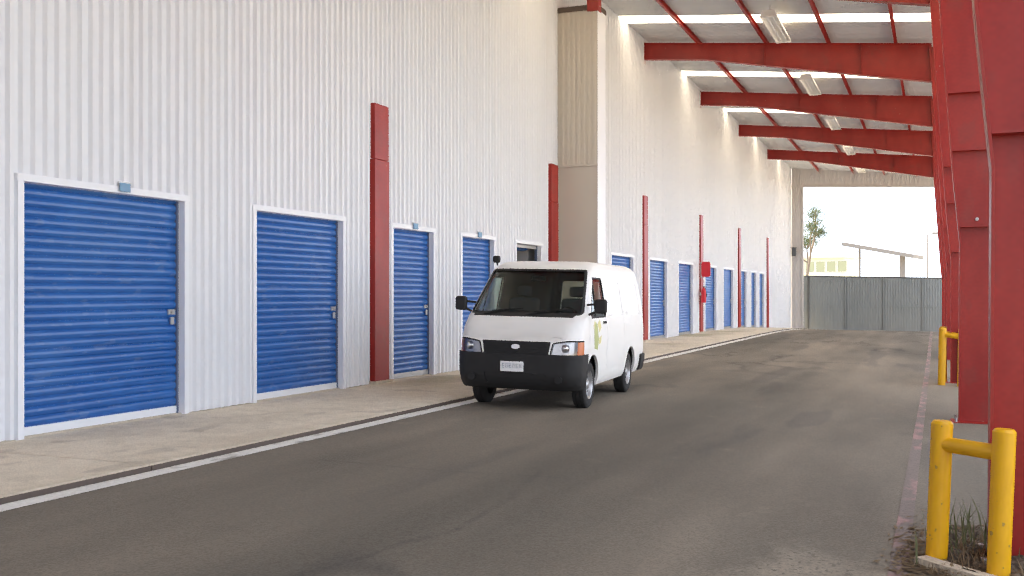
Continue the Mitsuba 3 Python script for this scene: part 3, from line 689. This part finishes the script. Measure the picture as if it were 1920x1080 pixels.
# ------------------------------------------------------------------ weeds, litter and edging at the near column
ed = numbered('concrete_edging'); labels[ed] = {'label': 'rough concrete edging below the near yellow hoop', 'category': 'kerb'}
pts = [(-.08, 6.14), (.04, 6.02), (.33, 5.76), (.8, 5.5)]
m = MB()
for a, b in zip(pts[:-1], pts[1:]): m.bar((a[0], a[1], float(g(*a)) - .005), (b[0], b[1], float(g(*b)) - .005), .09, .10)
scene[ed] = mikit.ply(m.mesh(), 'concrete')
def soil_col(p, n, uv):
    return mix((.055, .042, .030), (.15, .12, .085), smoothstep(.3, .7, .5 * fbm(p.x * 6, p.y * 6, 1.0, 4) + .5 * noise(p.x * 60, p.y * 60, 0.0)))
tex('soil_mat', soil_col, .95, .2)
xs, yy = np.linspace(-.03, 1.0, 45), np.linspace(5.62, 7.35, 60)
X, Y = np.meshgrid(xs, yy, indexing='ij'); lim = np.interp(X, [q[0] for q in pts], [q[1] for q in pts]); Y = np.maximum(Y, lim)
fall = np.clip(np.minimum.reduce([(X + .03) / .10, (7.35 - Y) / .25]), 0, 1)
Zs = g(X, Y) - .03 + fall * (.055 + .03 * RNG.random(X.shape) + .02 * np.sin(X * 19) * np.cos(Y * 13))
ii = np.arange(44 * 60).reshape(44, 60)[:, :-1].ravel()
put('soil', trimesh.Trimesh(np.stack([X, Y, Zs], -1).reshape(-1, 3), np.vstack([np.stack([ii, ii + 60, ii + 61], 1), np.stack([ii, ii + 61, ii + 1], 1)]), process=False), 'soil_mat', True, kind='structure', label='bare soil bed around the near red column')
def blades(n, cx, cy, sx, sy, h0, h1, wid, seed, base=None):
    r = np.random.default_rng(seed); V_, F_ = [], []
    for _ in range(n):
        x, y = cx + r.normal() * sx, cy + r.normal() * sy; z = float(g(x, y)) - .02; h = r.uniform(h0, h1); a = r.uniform(0, 6.28); l = r.uniform(.15, .6) * h
        d = np.array([math.cos(a), math.sin(a), 0]); s = np.array([-d[1], d[0], 0]) * wid * r.uniform(.6, 1.3)
        p0 = np.array([x, y, z]); p1 = p0 + d * l * .35 + [0, 0, h * .6]; p2 = p0 + d * l + [0, 0, h]
        i = len(V_); V_ += [p0 - s * .5, p0 + s * .5, p1 - s, p1 + s, p2]; F_ += [(i, i + 1, i + 3), (i, i + 3, i + 2), (i + 2, i + 3, i + 4)]
    return trimesh.Trimesh(V_, F_, process=False)
put('weeds', blades(55, .20, 6.55, .11, .25, .08, .34, .005, 1), 'weed_leaf', kind='stuff', label='scraggly weeds growing behind the near yellow hoop', category='weeds')
put('dry_grass', blades(260, .19, 6.3, .12, .20, .03, .14, .005, 2), 'dry_leaf', kind='stuff', label='dry grass at the foot of the near yellow hoop', category='grass')
r = np.random.default_rng(5); m = MB()
for _ in range(900):
    x, y = -.10 + r.normal() * .07, 6.15 + r.normal() * .5
    if r.random() < .4: x, y = .2 + r.normal() * .18, 6.25 + r.normal() * .3
    z = float(g(x, y)) + .006 + r.random() * .012; a = r.uniform(0, 6.28); l, w = r.uniform(.015, .035), r.uniform(.006, .014)
    d = np.array([math.cos(a), math.sin(a), r.uniform(-.3, .3)]) * l; s = np.array([-math.sin(a), math.cos(a), r.uniform(-.3, .3)]) * w
    p = np.array([x, y, z]); m.raw([p - d, p - s, p + d, p + s], [[0, 1, 2, 3]])
for _ in range(900):
    x, y = r.uniform(-.02, .6), r.uniform(5.85, 7.2); z = float(g(x, y)) + .012 + r.random() * .03; a = r.uniform(0, 6.28); l, w = r.uniform(.015, .04), r.uniform(.006, .015)
    d = np.array([math.cos(a), math.sin(a), r.uniform(-.5, .5)]) * l; q = np.array([-math.sin(a), math.cos(a), r.uniform(-.5, .5)]) * w
    p = np.array([x, y, z]); m.raw([p - d, p - q, p + d, p + q], [[0, 1, 2, 3]])
put('leaf_litter', m, 'dry_leaf', kind='stuff', label='brown leaf litter on the asphalt beside the near yellow hoop', category='leaf litter')

# ------------------------------------------------------------------ beyond the fence
def px(x, y, D):                           # where a bearing measured in the photograph meets a given distance
    u, h = (x - 960) / F * D, (VPY - y) / F * D
    return np.array([u * math.cos(TH) - D * math.sin(TH), u * math.sin(TH) + D * math.cos(TH), EYE + h])
GZ = -1.05
tr = thing('gum_tree', 'loose grey-green gum tree beyond the fence at the left of the far opening', 'tree')
base = px(1508, 540, 105); base[2] = GZ
r = np.random.default_rng(11); m = MB(); tips = []
def grow(p, d, L, rad, depth):
    q = p + d * L; m.tube(p, q, rad, rad * .68, n=8)
    if depth == 0: tips.append(q); return
    for _ in range(3 if depth > 1 else 4):
        nd = d + r.normal(size=3) * .55; nd[2] = abs(nd[2]) * .8 + .15; nd /= np.linalg.norm(nd); grow(q, nd, L * r.uniform(.58, .86), rad * .62, depth - 1)
grow(base, np.array([.05, 0, 1.0]), 3.9, .22, 3)
put(tr + '__trunk', m, 'bark', 40)
lv, lf = [], []
for t in tips:
    for _ in range(150):
        p = t + r.normal(size=3) * [.62, .62, .5] * r.uniform(.3, 1.1); a = r.normal(size=3); a /= np.linalg.norm(a); b = np.cross(a, r.normal(size=3)); b /= np.linalg.norm(b)
        i = len(lv); lv += [p - a * .14, p + b * .035, p + a * .14, p - b * .035]; lf += [(i, i + 1, i + 2), (i, i + 2, i + 3)]
put(tr + '__crown', trimesh.Trimesh(lv, lf, process=False), 'gum_leaf')

sh = thing('shelter', 'open shelter with a thin sloping roof on posts beyond the fence', 'shelter')
a, b = px(1590, 459, 112), px(1722, 482, 108)
put(sh + '__roof', MB().bar(a, b, 5.0, .38), 'far_roof')
for t in (.17, .78):
    q = a + (b - a) * t; put(sh + '__post', MB().tube((q[0], q[1], GZ), (q[0], q[1], q[2] - .15), .30 if t > .5 else .12, n=12), 'far_roof')
yb = thing('yellow_building', 'low pale yellow building with window bays beyond the left end of the fence', 'building')
p0, p1 = px(1470, 512, 125), px(1584, 512, 121); d = p1 - p0; Lb = np.linalg.norm(d[:2]); an = math.atan2(d[1], d[0])
M = trimesh.transformations.translation_matrix([p0[0], p0[1], GZ]) @ trimesh.transformations.rotation_matrix(an, [0, 0, 1])
hb = px(1500, 484, 123)[2] - GZ
put(yb + '__wall', moved(MB().box(0, Lb, 0, 6, 0, hb), M), 'render_yellow')
put(yb + '__roof', moved(MB().box(-.3, Lb + .3, -.4, 6.4, hb, hb + .25), M), 'render_cream')
n = 5
for i in range(n):
    x = Lb * (.26 + .70 * i / (n - 1)) - .5
    wn = numbered(yb + '__window'); put(wn + '__frame', moved(MB().box(x - .08, x + 1.08, -.06, .02, hb - 1.75, hb - .35), M), 'render_cream'); put(wn + '__pane', moved(MB().box(x, x + 1.0, -.09, -.062, hb - 1.67, hb - .43), M), 'far_window')
lp = thing('street_lamp', 'thin pole lamp beyond the fence by the red columns', 'street lamp')
q = px(1746, 440, 118)
put(lp + '__pole', MB().tube((q[0] - .4, q[1], GZ), (q[0] - .4, q[1], q[2]), .09, .05, n=8), 'far_roof'); put(lp + '__arm', MB().tube((q[0] - .4, q[1], q[2] - .05), (q[0] + .3, q[1], q[2] + .12), .05, n=8), 'far_roof'); put(lp + '__head', rbox(q[0] + .1, q[0] + .8, q[1] - .2, q[1] + .2, q[2] + .03, q[2] + .28, .06), 'far_roof', 40)
